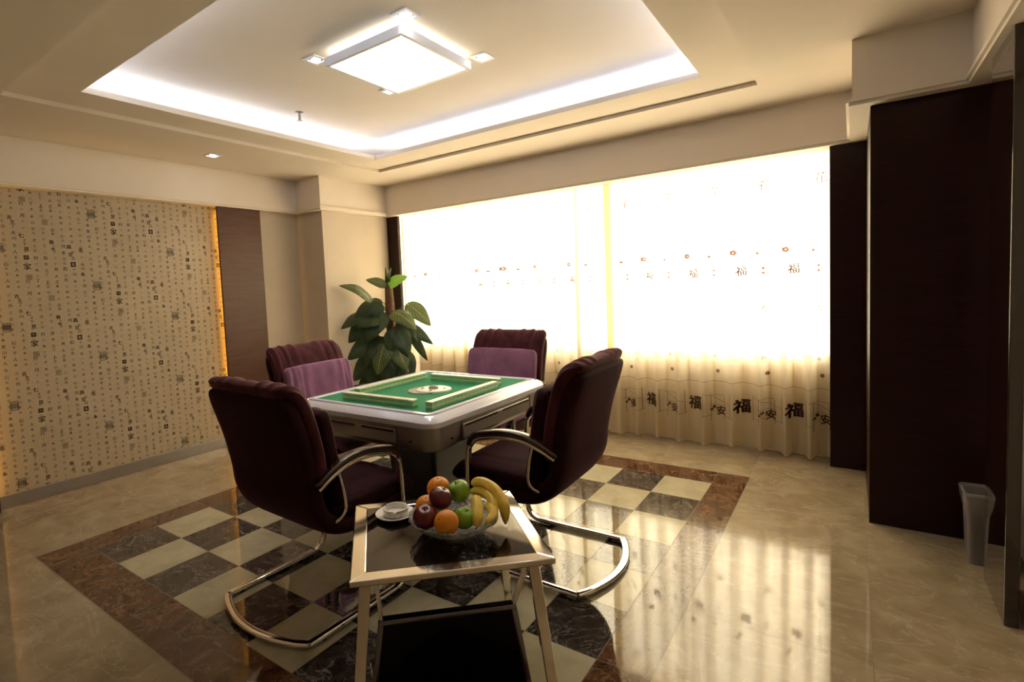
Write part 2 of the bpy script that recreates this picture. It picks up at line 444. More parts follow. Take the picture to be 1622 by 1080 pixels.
# ------------------------------------------------------------------ glyph outlines (procedural text)
_gc = {}
_gf = {}
def fine_glyph(ch):
    if ch in _gf: return _gf[ch]
    v, f = glyph(ch)
    bm = bmesh.new(); vs = [bm.verts.new((p[0], p[1], 0)) for p in v]
    for q in f:
        try: bm.faces.new([vs[i] for i in q])
        except ValueError: pass
    bmesh.ops.triangulate(bm, faces=bm.faces[:])
    for _ in range(3):
        es = [e for e in bm.edges if e.calc_length() > .10]
        if not es: break
        bmesh.ops.subdivide_edges(bm, edges=es, cuts=1)
        bmesh.ops.triangulate(bm, faces=bm.faces[:])
    bm.verts.index_update()
    _gf[ch] = ([(p.co.x, p.co.y) for p in bm.verts], [tuple(w.index for w in q.verts) for q in bm.faces]); bm.free()
    return _gf[ch]
def glyph(ch):
    if ch in _gc: return _gc[ch]
    cu = bpy.data.curves.new('g', 'FONT'); cu.body = ch; cu.size = 1; cu.resolution_u = 2
    o = bpy.data.objects.new('g', cu); col.objects.link(o)
    dg = bpy.context.evaluated_depsgraph_get(); me = o.evaluated_get(dg).to_mesh()
    v = [(p.co.x, p.co.y) for p in me.vertices]; f = [tuple(p.vertices) for p in me.polygons]
    o.to_mesh_clear() if False else None
    if v:
        x0 = min(p[0] for p in v); x1 = max(p[0] for p in v); y0 = min(p[1] for p in v); y1 = max(p[1] for p in v)
        s = max(x1 - x0, y1 - y0, .3); v = [((p[0] - (x0 + x1) / 2) / s, (p[1] - (y0 + y1) / 2) / s) for p in v]
    bpy.data.objects.remove(o); bpy.data.curves.remove(cu)
    _gc[ch] = (v, f); return _gc[ch]

# wallpaper printing: columns of small brush characters, bolder ones and square seals
def wallpaper():
    small = '之人小大不了山川下上才也千水石木云心生女十日月文中行天永士古今'
    XW = -4.5755
    b = MB()
    rnd = random.Random(3)
    def put(ch, y, z, s, mi, sk=0., again=True):
        v, f = glyph(ch)
        if again: put(ch, y + s * .045, z + s * .02, s, mi, sk, False)
        # +y runs to the right as seen from inside the room
        b.add([(XW, y + (p[0] + sk * p[1]) * s, z + p[1] * s) for p in v], f, mi)
    DY, DZ = .5685, .5385
    cell = {}
    for i in range(10):
        for j in range(13): cell[i, j] = (rnd.choice(small), rnd.choice((0, 1, 1, 1, 2)), rnd.uniform(.70, 1.10), rnd.uniform(-.008, .008))
    def seal(y, z, w, h, mi, n=3):
        t = .0045
        b.add([(XW, y + a * w / 2, z + c * h / 2) for a, c in ((-1, -1), (1, -1), (1, 1), (-1, 1))] +
              [(XW, y + a * (w / 2 - t), z + c * (h / 2 - t)) for a, c in ((-1, -1), (1, -1), (1, 1), (-1, 1))],
              [(0, 1, 5, 4), (1, 2, 6, 5), (2, 3, 7, 6), (3, 0, 4, 7)], mi)
    ncol = -2, 4
    for ci in range(-1, 4):
        for rj in range(-3, 6):
            y0 = 1.095 + ci * DY; z0 = 1.222 + rj * DZ + (.27 if ci % 2 else 0)
            # motif offsets measured from the large seal of each repeat
            big = [('seal', 0, 0), ('b', '七', .125, .09, .034, 0), ('b', '見', .150, -.005, .030, 0), ('box', '田', .145, -.062, .030, 0),
                   ('b', '家', .146, -.125, .044, 0), ('b', '園', .150, -.200, .036, 2),
                   ('b', '高', .405, .02, .032, 0), ('b', '豆', .412, -.035, .028, 0), ('ring', '', .424, -.108, .034, 0),
                   ('b', '永', .48, -.18, .028, 0), ('b', '意', .27, .19, .044, 2), ('b', '志', -.09, -.27, .028, 0), ('b', '吉', .07, .21, .028, 0),
                   ('b', '春', .30, .05, .030, 0), ('b', '书', .305, .0, .026, 0)]
            used = []
            for it in big:
                if it[0] == 'seal':
                    yy, zz = y0, z0
                    seal(yy, zz, .048, .064, 1, 3); put('龍', yy, zz, .044, 2); put('回', yy, zz, .036, 2)
                    used.append((yy, zz, .045))
                else:
                    _, ch, dy, dz, s, mi = it; yy, zz = y0 + dy, z0 + dz
                    if it[0] == 'ring': seal(yy, zz, .032, .036, 0); seal(yy, zz, .024, .028, 0); put('日', yy, zz, .014, 0)
                    elif it[0] == 'box': seal(yy, zz, s, s, 0); put(ch, yy, zz, s * .92, 0); put('日', yy, zz, s * .7, 0)
                    else: put(ch, yy, zz, s, mi); 
                    used.append((yy, zz, s * .8))
            for i in range(10):
                for j in range(13):
                    yy = y0 + (i + .5) * DY / 10 ; zz = z0 + (j + .5) * DZ / 13 + cell[i, j][3]
                    if any(abs(yy - u[0]) < .026 and abs(zz - u[1]) < u[2] * .75 for u in used): continue
                    ch, mi, sc, _ = cell[i, j]
                    put(ch, yy, zz, .0245 * sc, mi)
    # keep inside the visible field of the wall
    keepf = []; keepm = []
    for f, m in zip(b.f, b.mi):
        c = sum((b.v[i] for i in f), V()) / len(f)
        if .94 < c.y < 2.70 and .09 < c.z < 2.17: keepf.append(f); keepm.append(m)
    used = sorted({i for f in keepf for i in f}); mp = {i: k for k, i in enumerate(used)}
    me = bpy.data.meshes.new('wallpaper_print')
    me.from_pydata([tuple(b.v[i]) for i in used], [], [tuple(mp[i] for i in f) for f in keepf])
    for k in ('ink', 'ink_mid', 'ink_pale'): me.materials.append(M[k])
    me.polygons.foreach_set('material_index', keepm)
    o = bpy.data.objects.new('wallpaper_print', me); col.objects.link(o)
    return o
wp = wallpaper(); wp.parent = bpy.data.objects['wall_left']; wp['kind'] = 'structure'

# ------------------------------------------------------------------ curtains
def curtain_y(x, z, ph):
    t = z / 2.3
    k = 2 * pi / .172
    a = .066 + .008 * sin(3.1 * x + ph) ; a *= (1.0 - .35 * t)
    w = x + .026 * sin(5.3 * x + ph) + .012 * sin(1.4 * z + 3 * x)
    q = k * w + ph
    y = a * sin(q + .75 * sin(q + .6)) + .004 * sin(2.3 * k * w + 1.) + .006 * sin(2 * x + 2 * z)
    y += 4.588
    if ph < 1:      # the two halves overlap without touching
        m = min(max((x + 1.86) / .10, 0), 1); y = y * (1 - m) + (4.628 + .12 * (y - 4.59)) * m
    else:
        m = min(max((-1.52 - x) / .10, 0), 1); y = y * (1 - m) + (4.566 + .25 * (y - 4.59)) * m
    return y
def curtain(name, xa, xb, ph, dy, label, hems=()):
    n = int((xb - xa) / .0085); m = 44; z0, z1 = .022, 2.30
    v = []; f = []
    for j in range(m + 1):
        z = z0 + (z1 - z0) * j / m
        for i in range(n + 1):
            x = xa + (xb - xa) * i / n
            hem = .012 * sin(9 * x + ph) * max(0, 1 - z / .5) if j == 0 else 0
            v.append((x, curtain_y(x, z, ph) + dy, z + hem))
    for j in range(m):
        for i in range(n): a = j * (n + 1) + i; f.append((a, a + 1, a + n + 2, a + n + 1))
    o = mk(name, v, f, M['curtain'], smooth=True); tag(o, label, 'curtain', None)
    # hem band doubled at the foot
    # printed motifs follow the folds
    b = MB()
    def put(ch, x, z, s, bold=0):
        gv, gf = fine_glyph(ch)
        for ox, oz in ((0, 0), (bold, 0), (0, bold), (bold, bold))[:4 if bold else 1]:
            pts = []
            for p in gv:
                px_ = x + p[0] * s + ox; pz = z + p[1] * s + oz + .08 * p[0] * s
                pts.append((px_, curtain_y(px_, pz, ph) + dy - .0025 - (ox + oz) * .1, pz))
            b.add(pts, gf)
    def stroke(pts, w):
        out = []
        P = []
        for (xa_, za_), (xb_, zb_) in zip(pts, pts[1:]):
            n_ = max(2, int(math.hypot(xb_ - xa_, zb_ - za_) / .010))
            for k in range(n_):
                P.append((xa_ + (xb_ - xa_) * k / n_, za_ + (zb_ - za_) * k / n_))
        P.append(pts[-1]); vv = []; ff = []
        for i, (x, z) in enumerate(P):
            q0 = P[max(i - 1, 0)]; q1 = P[min(i + 1, len(P) - 1)]; dx, dz = q1[0] - q0[0], q1[1] - q0[1]; L = math.hypot(dx, dz) or 1
            for s_ in (-1, 1):
                X = x - dz / L * w / 2 * s_; Z = z + dx / L * w / 2 * s_
                vv.append((X, curtain_y(X, Z, ph) + dy - .0025, Z))
        for i in range(len(P) - 1): ff.append((2 * i, 2 * i + 1, 2 * i + 3, 2 * i + 2))
        b.add(vv, ff)
    def dot(x, z, r, k=7):
        vv = [(x + r * cos(2 * pi * i / k), z + r * sin(2 * pi * i / k)) for i in range(k)]
        b.add([(X, curtain_y(X, Z, ph) + dy - .0025, Z) for X, Z in vv], [tuple(range(k))])
    def flower(x, z, r):
        for k in range(5): dot(x + r * .62 * cos(k * 1.257), z + r * .62 * sin(k * 1.257), r * .45)
    k0 = math.ceil((xa + 1.35) / .338); k1 = math.floor((xb + 1.35) / .338)
    for k in range(k0 - 1, k1 + 2):
        x = -1.35 + k * .338
        inb = lambda q, mrg=.05: xa + mrg < q < xb - mrg
        if inb(x, .06):
            put('福', x, .335, .105, .005); put('福', x, 1.375, .072, .002)
            flower(x - .045, 1.515, .020)
            for s_ in (-1, 1):
                q = x + s_ * .075
                if inb(q, .02): stroke([(q, .24), (q, .43)], .0022); stroke([(q - .015 * s_, .245), (q + .05 * s_, .245)], .002)
        g = x + .169
        if inb(g, .07):
            stroke([(g - .09, .42), (g, .375), (g + .09, .34)], .0022)
            stroke([(g - .05, .20), (g - .05, .41), (g + .045, .41)], .0022); stroke([(g - .06, .33), (g + .06, .33)], .002)
            stroke([(g - .045, .27), (g + .05, .27)], .002); stroke([(g + .045, .40), (g + .045, .22)], .002)
            put('安', g + .02, .285, .070, .003); dot(g - .03, .31, .013); dot(g - .045, .29, .010)
            flower(g + .0, .60, .014); put('女', g - .01, 1.09, .060); put('花', g - .005, 2.0, .075)
            put('寿', g - .02, .72, .03); dot(g - .02, 1.39, .010); dot(g - .02, 1.355, .010); dot(g - .05, 1.50, .010)
            put('竹', g, .88, .035) if k % 2 else None
    x = xa + .02; ph_ = 0
    while x < xb - .03:
        z = .512 + .008 * sin(6 * x)
        stroke([(x, z), (x + .007, z + .001)], .0035); x += .0105
    b.build('printed_pattern', M['print'], o)
    # doubled leading-edge hem and the joins between fabric widths
    for hx0, hx1, offs in hems:
        b = MB()
        for off in offs:
            vv = []; ff = []; nx = 8
            for j in range(m + 1):
                z = z0 + (z1 - z0) * j / m
                for i in range(nx + 1):
                    x = hx0 + (hx1 - hx0) * i / nx; vv.append((x, curtain_y(x, z, ph) + dy + off, z))
            for j in range(m):
                for i in range(nx): a = j * (nx + 1) + i; ff.append((a, a + 1, a + nx + 2, a + nx + 1))
            b.add(vv, ff)
        b.build('hem', M['curtain'], o, smooth=True)
    return o
curtain('curtain', -4.06, -1.63, .4, 0, 'left half of the cream sheer curtains, hanging behind the plant and the far chair', ((-1.69, -1.632, (.005,)), (-1.985, -1.945, (.005,)), (-3.30, -3.26, (.005,))))
curtain('curtain', -1.715, -.085, 1.3, 0, 'right half of the cream sheer curtains, next to the dark corner panels', ((-1.713, -1.645, (.005,)),))
for a, q in (('curtain', 'cream sheer curtains across the window'), ('curtain.001', 'cream sheer curtains across the window')):
    bpy.data.objects[a]['group'] = q
# curtain track up behind the bulkhead edge
b = MB(); b.box(-4.08, -.09, 4.53, 4.58, 2.30, 2.33)
tag(b.build('curtain_rail', M['white_trim']), 'white curtain rail hidden up behind the window bulkhead', 'curtain rail')

# ------------------------------------------------------------------ ceiling fittings
def cove_tubes():
    z = 2.582
    i = 0
    sides = [('on the window side', (CV[0] - .05, CV[3] + .13, CV[1] + .05, CV[3] + .13)), ('on the wallpaper side', (CV[0] - .13, CV[2] - .05, CV[0] - .13, CV[3] + .05)),
             ('on the side nearest the camera', (CV[0] - .05, CV[2] - .13, CV[1] + .05, CV[2] - .13)), ('on the dark panel side', (CV[1] + .13, CV[2] - .05, CV[1] + .13, CV[3] + .05))]
    for w_, (x0, y0, x1, y1) in sides:
        b = MB(); b.sweep([(x0, y0, z), (x1, y1, z)], circ(.011, 10))
        o = b.build('cove_light', M['em_cove'], auto=40); tag(o, 'bluish white fluorescent strip in the ceiling cove ' + w_, 'cove light', 'cove strips')
        b = MB(); b.sweep([(x0, y0, 2.565), (x1, y1, 2.565)], rrect(.03, .010, .002)); b.build('batten', M['white_trim'], o)
cove_tubes()

LX, LY = -2.035, 2.355
lamp = empty('ceiling_lamp', 'square white ceiling lamp glowing warm in the middle of the recess', 'ceiling lamp', (LX, LY, 2.68))
hx, hy = .285, .300
b = MB()   # tray: four mitred sides
def mitre(b, ox, oy, ix, iy, z0, z1):
    o = [(-ox, -oy), (ox, -oy), (ox, oy), (-ox, oy)]; i = [(-ix, -iy), (ix, -iy), (ix, iy), (-ix, iy)]
    for k in range(4):
        q = (k + 1) % 4
        b.hexa([(*o[k], z0), (*o[q], z0), (*i[q], z0), (*i[k], z0)], [(*o[k], z1), (*o[q], z1), (*i[q], z1), (*i[k], z1)])
mitre(b, hx, hy, hx - .022, hy - .022, -.082, -.034)
bevel(b.build('frame', M['white_trim'], lamp), .003)
boxo('backplate', -hx + .07, hx - .07, -hy + .07, hy - .07, -.034, -.001, M['white_trim'], lamp)
boxo('diffuser', -hx + .022, hx - .022, -hy + .022, hy - .022, -.076, -.040, M['em_lamp'], lamp)
b = MB()
mitre(b, hx - .045, hy - .045, hx - .06, hy - .06, -.034, -.012)
b.build('back_glow_tube', M['em_lamp'], lamp)

def downlight(x, y, z, label, group, rz=0):
    e = empty('downlight', label, 'downlight', (x, y, z), rz, group)
    b = MB(); mitre(b, .052, .056, .032, .034, -.006, 0); bevel(b.build('bezel', M['white_trim'], e), .002)
    b = MB(); b.lathe([(.033, -.004), (.031, -.001), (.03, -.0005)], 24); b.build('reflector', M['alu'], e, auto=40)
    b = MB(); b.lathe([(.0001, -.012), (.012, -.011), (.022, -.007), (.026, -.003)], 24); b.build('lens', M['em_spot'], e, smooth=True)
    l = bpy.data.lights.new('downlight_beam', 'SPOT'); l.energy = 7; l.spot_size = radians(95); l.spot_blend = .8; l.shadow_soft_size = .03; l.color = (1, .86, .68)
    lo = bpy.data.objects.new('downlight_beam', l); col.objects.link(lo); lo.location = (0, 0, -.03); lo.parent = e
g = 'downlights around the ceiling lamp'
downlight(-1.725, 2.06, 2.68, 'small square downlight at the lamp corner nearest the camera side', g)
downlight(-2.43, 2.09, 2.68, 'small square downlight off the left corner of the ceiling lamp', g)
downlight(-1.715, 2.725, 2.68, 'small square downlight off the right corner of the ceiling lamp', g)
downlight(-2.46, 2.735, 2.68, 'small square downlight half hidden behind the lamp, on the window side', g)
downlight(-4.09, 2.395, 2.50, 'single downlight in the lower ceiling margin above the wallpaper', None)
# more of the same fittings in the part of the ceiling behind the camera
sp = empty('sprinkler', 'small metal fire sprinkler hanging from the recessed ceiling', 'sprinkler', (-3.22, 2.585, 2.68))
b = MB(); b.lathe([(.030, 0), (.030, -.003), (.02, -.008)], 24); b.build('escutcheon', M['skirting'], sp, auto=40)
b = MB(); b.lathe([(.009, -.006), (.009, -.03), (.006, -.034), (.006, -.05)], 12)
b.box(-.012, -.009, -.002, .002, -.058, -.03); b.box(.009, .012, -.002, .002, -.058, -.03)
b.build('body', M['skirting'], sp, auto=40)
b = MB(); b.lathe([(.018, -.058), (.018, -.061)], 16, rfun=lambda a, i: 1 + .12 * cos(8 * a)); b.build('deflector', M['skirting'], sp, auto=40)

# ------------------------------------------------------------------ mahjong table
TX, TY = -1.995, 2.405
tb = empty('mahjong_table', 'square automatic mahjong table with green felt and pale rim between the four chairs', 'game table', (TX, TY, 0))
HX, HY = .500, .570         # outer half sizes
FX, FY = .415, .492         # felt half sizes
def rr_ring(hx, hy, r, z, n=7):
    out = []
    for cx, cy, a0 in ((hx - r, hy - r, 0), (-hx + r, hy - r, 90), (-hx + r, -hy + r, 180), (hx - r, -hy + r, 270)):
        for k in range(n + 1):
            a = radians(a0 + 90 * k / n); out.append((cx + r * cos(a), cy + r * sin(a), z))
    return out
def ringloft(rings, name, mat, parent, capb=True, capt=True, auto=35, mats=None):
    n = len(rings[0]); v = [p for r in rings for p in r]; f = []
    for i in range(len(rings) - 1):
        for k in range(n): q = (k + 1) % n; f.append((i * n + k, i * n + q, (i + 1) * n + q, (i + 1) * n + k))
    if capb: f.append(tuple(range(n)))
    if capt: f.append(tuple((len(rings) - 1) * n + k for k in range(n)))
    return mk(name, v, f, mat, parent, auto=auto)
ringloft([rr_ring(FX, FY, .012, .755), rr_ring(FX, FY, .012, .764)], 'felt_top', M['felt'], tb)
ringloft([rr_ring(FX - .002, FY - .002, .012, .750), rr_ring(FX, FY, .014, .766), rr_ring(FX + .006, FY + .006, .02, .772), rr_ring(FX + .030, FY + .030, .035, .771),
          rr_ring(FX + .034, FY + .034, .04, .758),
          rr_ring(FX + .038, FY + .038, .045, .758), rr_ring(FX + .041, FY + .041, .045, .766), rr_ring(HX - .008, HY - .008, .075, .748), rr_ring(HX, HY, .08, .738),
          rr_ring(HX + .001, HY + .001, .08, .716), rr_ring(HX - .004, HY - .004, .08, .709)], 'rim', M['rim'], tb, True, False)
body = ringloft([rr_ring(HX - .10, HY - .10, .05, .585), rr_ring(HX - .045, HY - .045, .075, .588), rr_ring(HX - .026, HY - .026, .08, .606), rr_ring(HX - .012, HY - .012, .08, .65), rr_ring(HX - .006, HY - .006, .08, .712)], 'body', M['body'], tb)
# drawer fronts, score slots, seams and key holes on the four sides
for sgn, ax in ((-1, 'y'), (1, 'x'), (1, 'y'), (-1, 'x')):
    L = HX if ax == 'y' else HY; D = HY if ax == 'y' else HX
    def place(b2, u0, u1, d0, d1, z0, z1):
        if ax == 'y': b2.box(u0, u1, min(sgn * d0, sgn * d1), max(sgn * d0, sgn * d1), z0, z1)
        else: b2.box(min(sgn * d0, sgn * d1), max(sgn * d0, sgn * d1), u0, u1, z0, z1)
    b = MB(); place(b, -L + .235, L - .235, D - .02, D - .004, .622, .690); dr = b.build('drawer', M['body'], tb); bevel(dr, .004)
    for u0, u1 in ((-L + .25, -.015), (.035, L - .25)):
        b = MB(); place(b, u0, u1, D - .02, D - .0025, .676, .687); b.build('slot', M['black'], dr)
    for u0 in (-L + .228, L - .232):
        b = MB(); place(b, u0, u0 + .004, D - .02, D - .0035, .612, .706); b.build('seam', M['body_dark'], tb)
    for q in (-L + .15, L - .15):
        b = MB(); b.sweep([V((q, sgn * (D - .025), .643)) if ax == 'y' else V((sgn * (D - .025), q, .643)), V((q, sgn * (D - .008), .643)) if ax == 'y' else V((sgn * (D - .008), q, .643))], circ(.005, 12)); b.build('keyhole', M['black'], tb)
ringloft([rr_ring(.22, .25, .03, .52), rr_ring(.36, .42, .05, .56), rr_ring(HX - .075, HY - .075, .06, .587)], 'undertray', M['body_dark'], tb)
b = MB(); b.hexa([(-.14, -.14, .06), (.14, -.14, .06), (.14, .14, .06), (-.14, .14, .06)], [(-.19, -.19, .53), (.19, -.19, .53), (.19, .19, .53), (-.19, .19, .53)])
bevel(b.build('pedestal', M['black'], tb), .02, 3)
for k in range(4):
    a = radians(45 + 90 * k); d = V((cos(a), sin(a), 0)); s = V((-sin(a), cos(a), 0)) * .035
    b = MB(); b.hexa([d * .08 - s + V((0, 0, .02)), d * .40 - s + V((0, 0, .02)), d * .40 + s + V((0, 0, .02)), d * .08 + s + V((0, 0, .02))],
                     [d * .08 - s + V((0, 0, .10)), d * .40 - s + V((0, 0, .045)), d * .40 + s + V((0, 0, .045)), d * .08 + s + V((0, 0, .10))])
    lg = b.build('foot', M['black'], tb); bevel(lg, .008)
    b = MB(); b.lathe([(.028, 0), (.028, .012), (.012, .021)], 16, tuple(d * .36)); b.build('caster', M['alu'], lg, auto=40)
b = MB(); b.lathe([(.108, .764), (.106, .769), (.0001, .7692)], 40, (.032, -.040, 0)); cd = b.build('dice_console', simple('grey_segment', (.20, .18, .15), .4), tb, auto=30)
b = MB(); b.lathe([(.103, .764), (.101, .773), (.092, .776), (.0001, .7762)], 40, (.065, -.012, 0)); b.build('console_disc', M['disc'], cd, auto=30)
b = MB(); b.lathe([(.030, .774), (.028, .785), (.018, .792), (.0001, .795)], 24, (.065, -.015, 0)); b.build('dice_dome', simple('smoke_dome', (.35, .32, .28), .1), cd, smooth=True)
for k in range(4):
    b = MB(); a = k * pi / 2 + .4; b.lathe([(.010, .7755), (.009, .779)], 12, (.065 + .066 * cos(a), -.015 + .066 * sin(a), 0))
    b.build('button', M['black'], cd, auto=40)
# tiles: four walls, two courses of seventeen
tile_mesh = None
def make_tile():
    b = MB()
    b.box(-.01475, .01475, -.0205, .0205, 0, .0135, 0); b.box(-.01475, .01475, -.0205, .0205, .0135, .0205, 1)
    return b
TZ = .7642
first = None
walls = [('x', -2.240, 1.975, 'camera side, in front', 'nearest the camera'), ('y', -1.655, 1.980, 'right-hand chair side', 'by the right chair'),
         ('x', -2.165, 2.655, 'window side', 'nearest the window'), ('y', -2.262, 2.085, 'far left chair side', 'by the far left chair')]
tb0 = make_tile()
for ax, x0, y0, side, near in walls:
    for lay in range(2):
        for k in range(17):
            if first is None:
                o = tb0.build('mahjong_tile', None, None, mats=[M['tile_back'], M['tile_face']]); first = o
                bevel(o, .0022, 2)
            else:
                o = first.copy(); col.objects.link(o)
            s = (k + .5) * .0299
            o.location = (x0 + s, y0 + .02, TZ + lay * .0207) if ax == 'x' else (x0 + .02, y0 + s * (1.22 if False else 1.2), TZ + lay * .0207)
            if ax == 'y': o.rotation_euler = (0, 0, pi / 2); o.scale = (1.2, 1, 1)
            tag(o, '%s mahjong tile in the tile wall %s' % ('upper course' if lay else 'lower course', near), 'mahjong tile', 'mahjong tiles in the wall ' + near + (', upper course' if lay else ', lower course'))

# ------------------------------------------------------------------ chairs
def cushion(path, T, W, ns=34, nc=36, pe=5., pw=9., px=4., rip=None, T1=None, crown=0., wtop=1.):
    """superellipsoid swept along a (f,z) path; local +y is forward"""
    P = [V((0, f, z)) for f, z in path]; P = spline(P, 10)
    L = [0.]
    for a, b_ in zip(P, P[1:]): L.append(L[-1] + (b_ - a).length)
    def at(s):
        d = s * L[-1]
        for i in range(len(L) - 1):
            if d <= L[i + 1] + 1e-9:
                t = (d - L[i]) / max(L[i + 1] - L[i], 1e-9); return P[i].lerp(P[i + 1], t), (P[i + 1] - P[i]).normalized()
        return P[-1], (P[-1] - P[-2]).normalized()
    v = []; f = []
    for i in range(ns + 1):
        s = .5 - .5 * cos(pi * i / ns); s = .5 * s + .5 * i / ns
        s = min(max(s, 0.0), 1.0); q = abs(2 * s - 1)
        e = max(1 - q ** pe, 0) ** (1 / pe); ew = max(1 - q ** pw, 0) ** (1 / pw)
        e = max(e, .02); ew = max(ew, .55)
        p, d = at(s); nrm = V((0, -d.z, d.y))      # left normal of the path
        th = T if T1 is None else T + (T1 - T) * s
        for k in range(nc):
            a = 2 * pi * k / nc; c, sn = cos(a), sin(a)
            u = copysign(abs(c) ** (2 / px), c) * W / 2 * ew * (1 + (wtop - 1) * s)
            w_ = copysign(abs(sn) ** (2 / px), sn) * th / 2 * e
            w_ *= 1 + crown * (1 - (2 * u / W) ** 2)
            if rip: w_ += rip(u / (W / 2), s, sn) * e
            v.append(p + V((u, 0, 0)) + nrm * w_)
    for i in range(ns):
        for k in range(nc): q = (k + 1) % nc; f.append((i * nc + k, i * nc + q, (i + 1) * nc + q, (i + 1) * nc + k))
    f.append(tuple(range(nc))); f.append(tuple(ns * nc + k for k in range(nc)))
    return v, f
def pleats(amp, k, s0, s1, seed=0):
    rr = random.Random(seed); ph = [rr.uniform(0, 6.28) for _ in range(4)]
    def r(u, s, sn):
        w = min(max((s - s0) / max(s1 - s0, 1e-6), 0), 1)
        x = sin(k * u + ph[0] + .7 * sin(3 * s * 3 + ph[1])) * .6 + sin(1.9 * k * u + ph[2]) * .4
        return amp * w * x * (1 if sn > 0 else 1)
    return r
def make_chair(label, cover, gathers):
    t = empty('executive_chair', label, 'chair', (0, 0, 0), 0, 'padded cantilever chairs around the mahjong table')
    # upholstered shell: seat underside curving up into the tall back
    v, f = cushion([(.33, .405), (.17, .388), (.00, .388), (-.095, .425), (-.150, .51), (-.165, .62), (-.195, .76), (-.240, .90), (-.268, .972)], .085, .575, ns=64, nc=44, pe=7, pw=14, px=5, wtop=1.03)
    mk('shell', v, f, M['velvet'], t, smooth=True)
    v, f = cushion([(-.125, .56), (-.135, .70), (-.165, .85), (-.205, .950), (-.248, .985), (-.286, .980)], .085, .600, ns=56, nc=132, pe=4, pw=10, px=4, rip=pleats(.0075, 26, .42, .8, 1), T1=.075)
    mk('headrest', v, f, M['velvet_head'], t, smooth=True)
    pad = M['mauve'] if cover else M['velvet']  # dark velvet on uncovered chairs puts their shade into the pad colour
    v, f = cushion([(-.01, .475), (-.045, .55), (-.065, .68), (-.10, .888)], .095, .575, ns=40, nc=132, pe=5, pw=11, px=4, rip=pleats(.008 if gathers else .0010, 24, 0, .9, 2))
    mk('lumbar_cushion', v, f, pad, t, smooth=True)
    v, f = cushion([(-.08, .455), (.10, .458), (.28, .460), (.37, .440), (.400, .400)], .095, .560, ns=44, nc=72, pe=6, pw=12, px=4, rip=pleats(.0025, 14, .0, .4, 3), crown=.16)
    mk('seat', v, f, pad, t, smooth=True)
    # one continuous flat chrome tube: rear floor bow, runners, front uprights, arm arcs
    hw = .298
    sec = rrect(.036, .020, .008, 3)
    b = MB()
    bow = [(-hw, -.245, .016)] + [(-hw + 2 * hw * k / 14, -.245 - .085 * sin(pi * k / 14) ** .8, .016) for k in range(1, 14)] + [(hw, -.245, .016)]
    b.sweep(bow, sec)
    for s in (-1, 1):
        x = s * hw
        path = [(x, -.25, .016), (x, 0, .016), (x, .22, .016)] + [(x, .22 + .075 * sin(a), .016 + .075 * (1 - cos(a))) for a in [radians(15 * i) for i in range(1, 7)]] + [(x, .292, .30), (x, .286, .55)]
        path += [(x, .272, .598), (x, .235, .630), (x, .16, .650), (x, .07, .660), (x, -.02, .652), (x, -.10, .625), (x, -.165, .590)]
        pp = [V(p) for p in path[:9]] + spline(path[8:], 5)[1:]
        b.sweep(pp, rrect(.020, .036, .008, 3), up=(1, 0, 0))
    fr = b.build('frame', M['chrome'], t, auto=50)
    for s in (-1, 1):
        x = s * hw
        b = MB(); pa = spline([(x, .272, .600), (x, .245, .652), (x, .16, .674), (x, .07, .684), (x, -.02, .675), (x, -.105, .646), (x, -.175, .607)], 6)
        b.sweep(pa, rrect(.026, .050, .010, 3), up=(1, 0, 0), scales=[.6] + [1] * (len(pa) - 2) + [.7])
        b.build('armrest', M['arm_wood'], t, auto=50)
        b = MB(); xi = s * (hw - .004)
        b.sweep(spline([(xi, -.055, .640), (xi, -.035, .55), (xi, -.030, .47), (xi * .98, -.06, .435), (xi * .93, -.11, .425)], 6), circ(.008, 10), up=(1, 0, 0)); b.build('bracket', M['chrome'], t, smooth=True)
    for s in (-1, 1):
        b = MB(); b.box(s * .26 - .035, s * .26 + .035, .16, .20, .352, .372); b.sweep([(s * .26, .18, .362), (s * hw, .285, .362)], circ(.009, 10)); b.build('seat_mount', M['chrome'], t, auto=40)
        b = MB(); b.lathe([(.012, 0), (.012, .007)], 12, (s * hw, -.18, 0)); b.lathe([(.012, 0), (.012, .007)], 12, (s * hw, .15, 0)); b.build('glide', M['black'], fr, auto=40)
    return t
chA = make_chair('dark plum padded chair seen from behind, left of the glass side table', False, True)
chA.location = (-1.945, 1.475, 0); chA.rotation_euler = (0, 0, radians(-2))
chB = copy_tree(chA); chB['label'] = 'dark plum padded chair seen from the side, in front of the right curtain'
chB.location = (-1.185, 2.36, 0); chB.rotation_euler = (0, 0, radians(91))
chC = make_chair('padded chair with gathered mauve back cover at the far left of the table', True, True)
chC.location = (-2.812, 2.36, 0); chC.rotation_euler = (0, 0, radians(-88))
chD = make_chair('padded chair with smooth mauve back cover, its back to the curtains', True, False)
chD.location = (-2.075, 3.30, 0); chD.rotation_euler = (0, 0, radians(180))

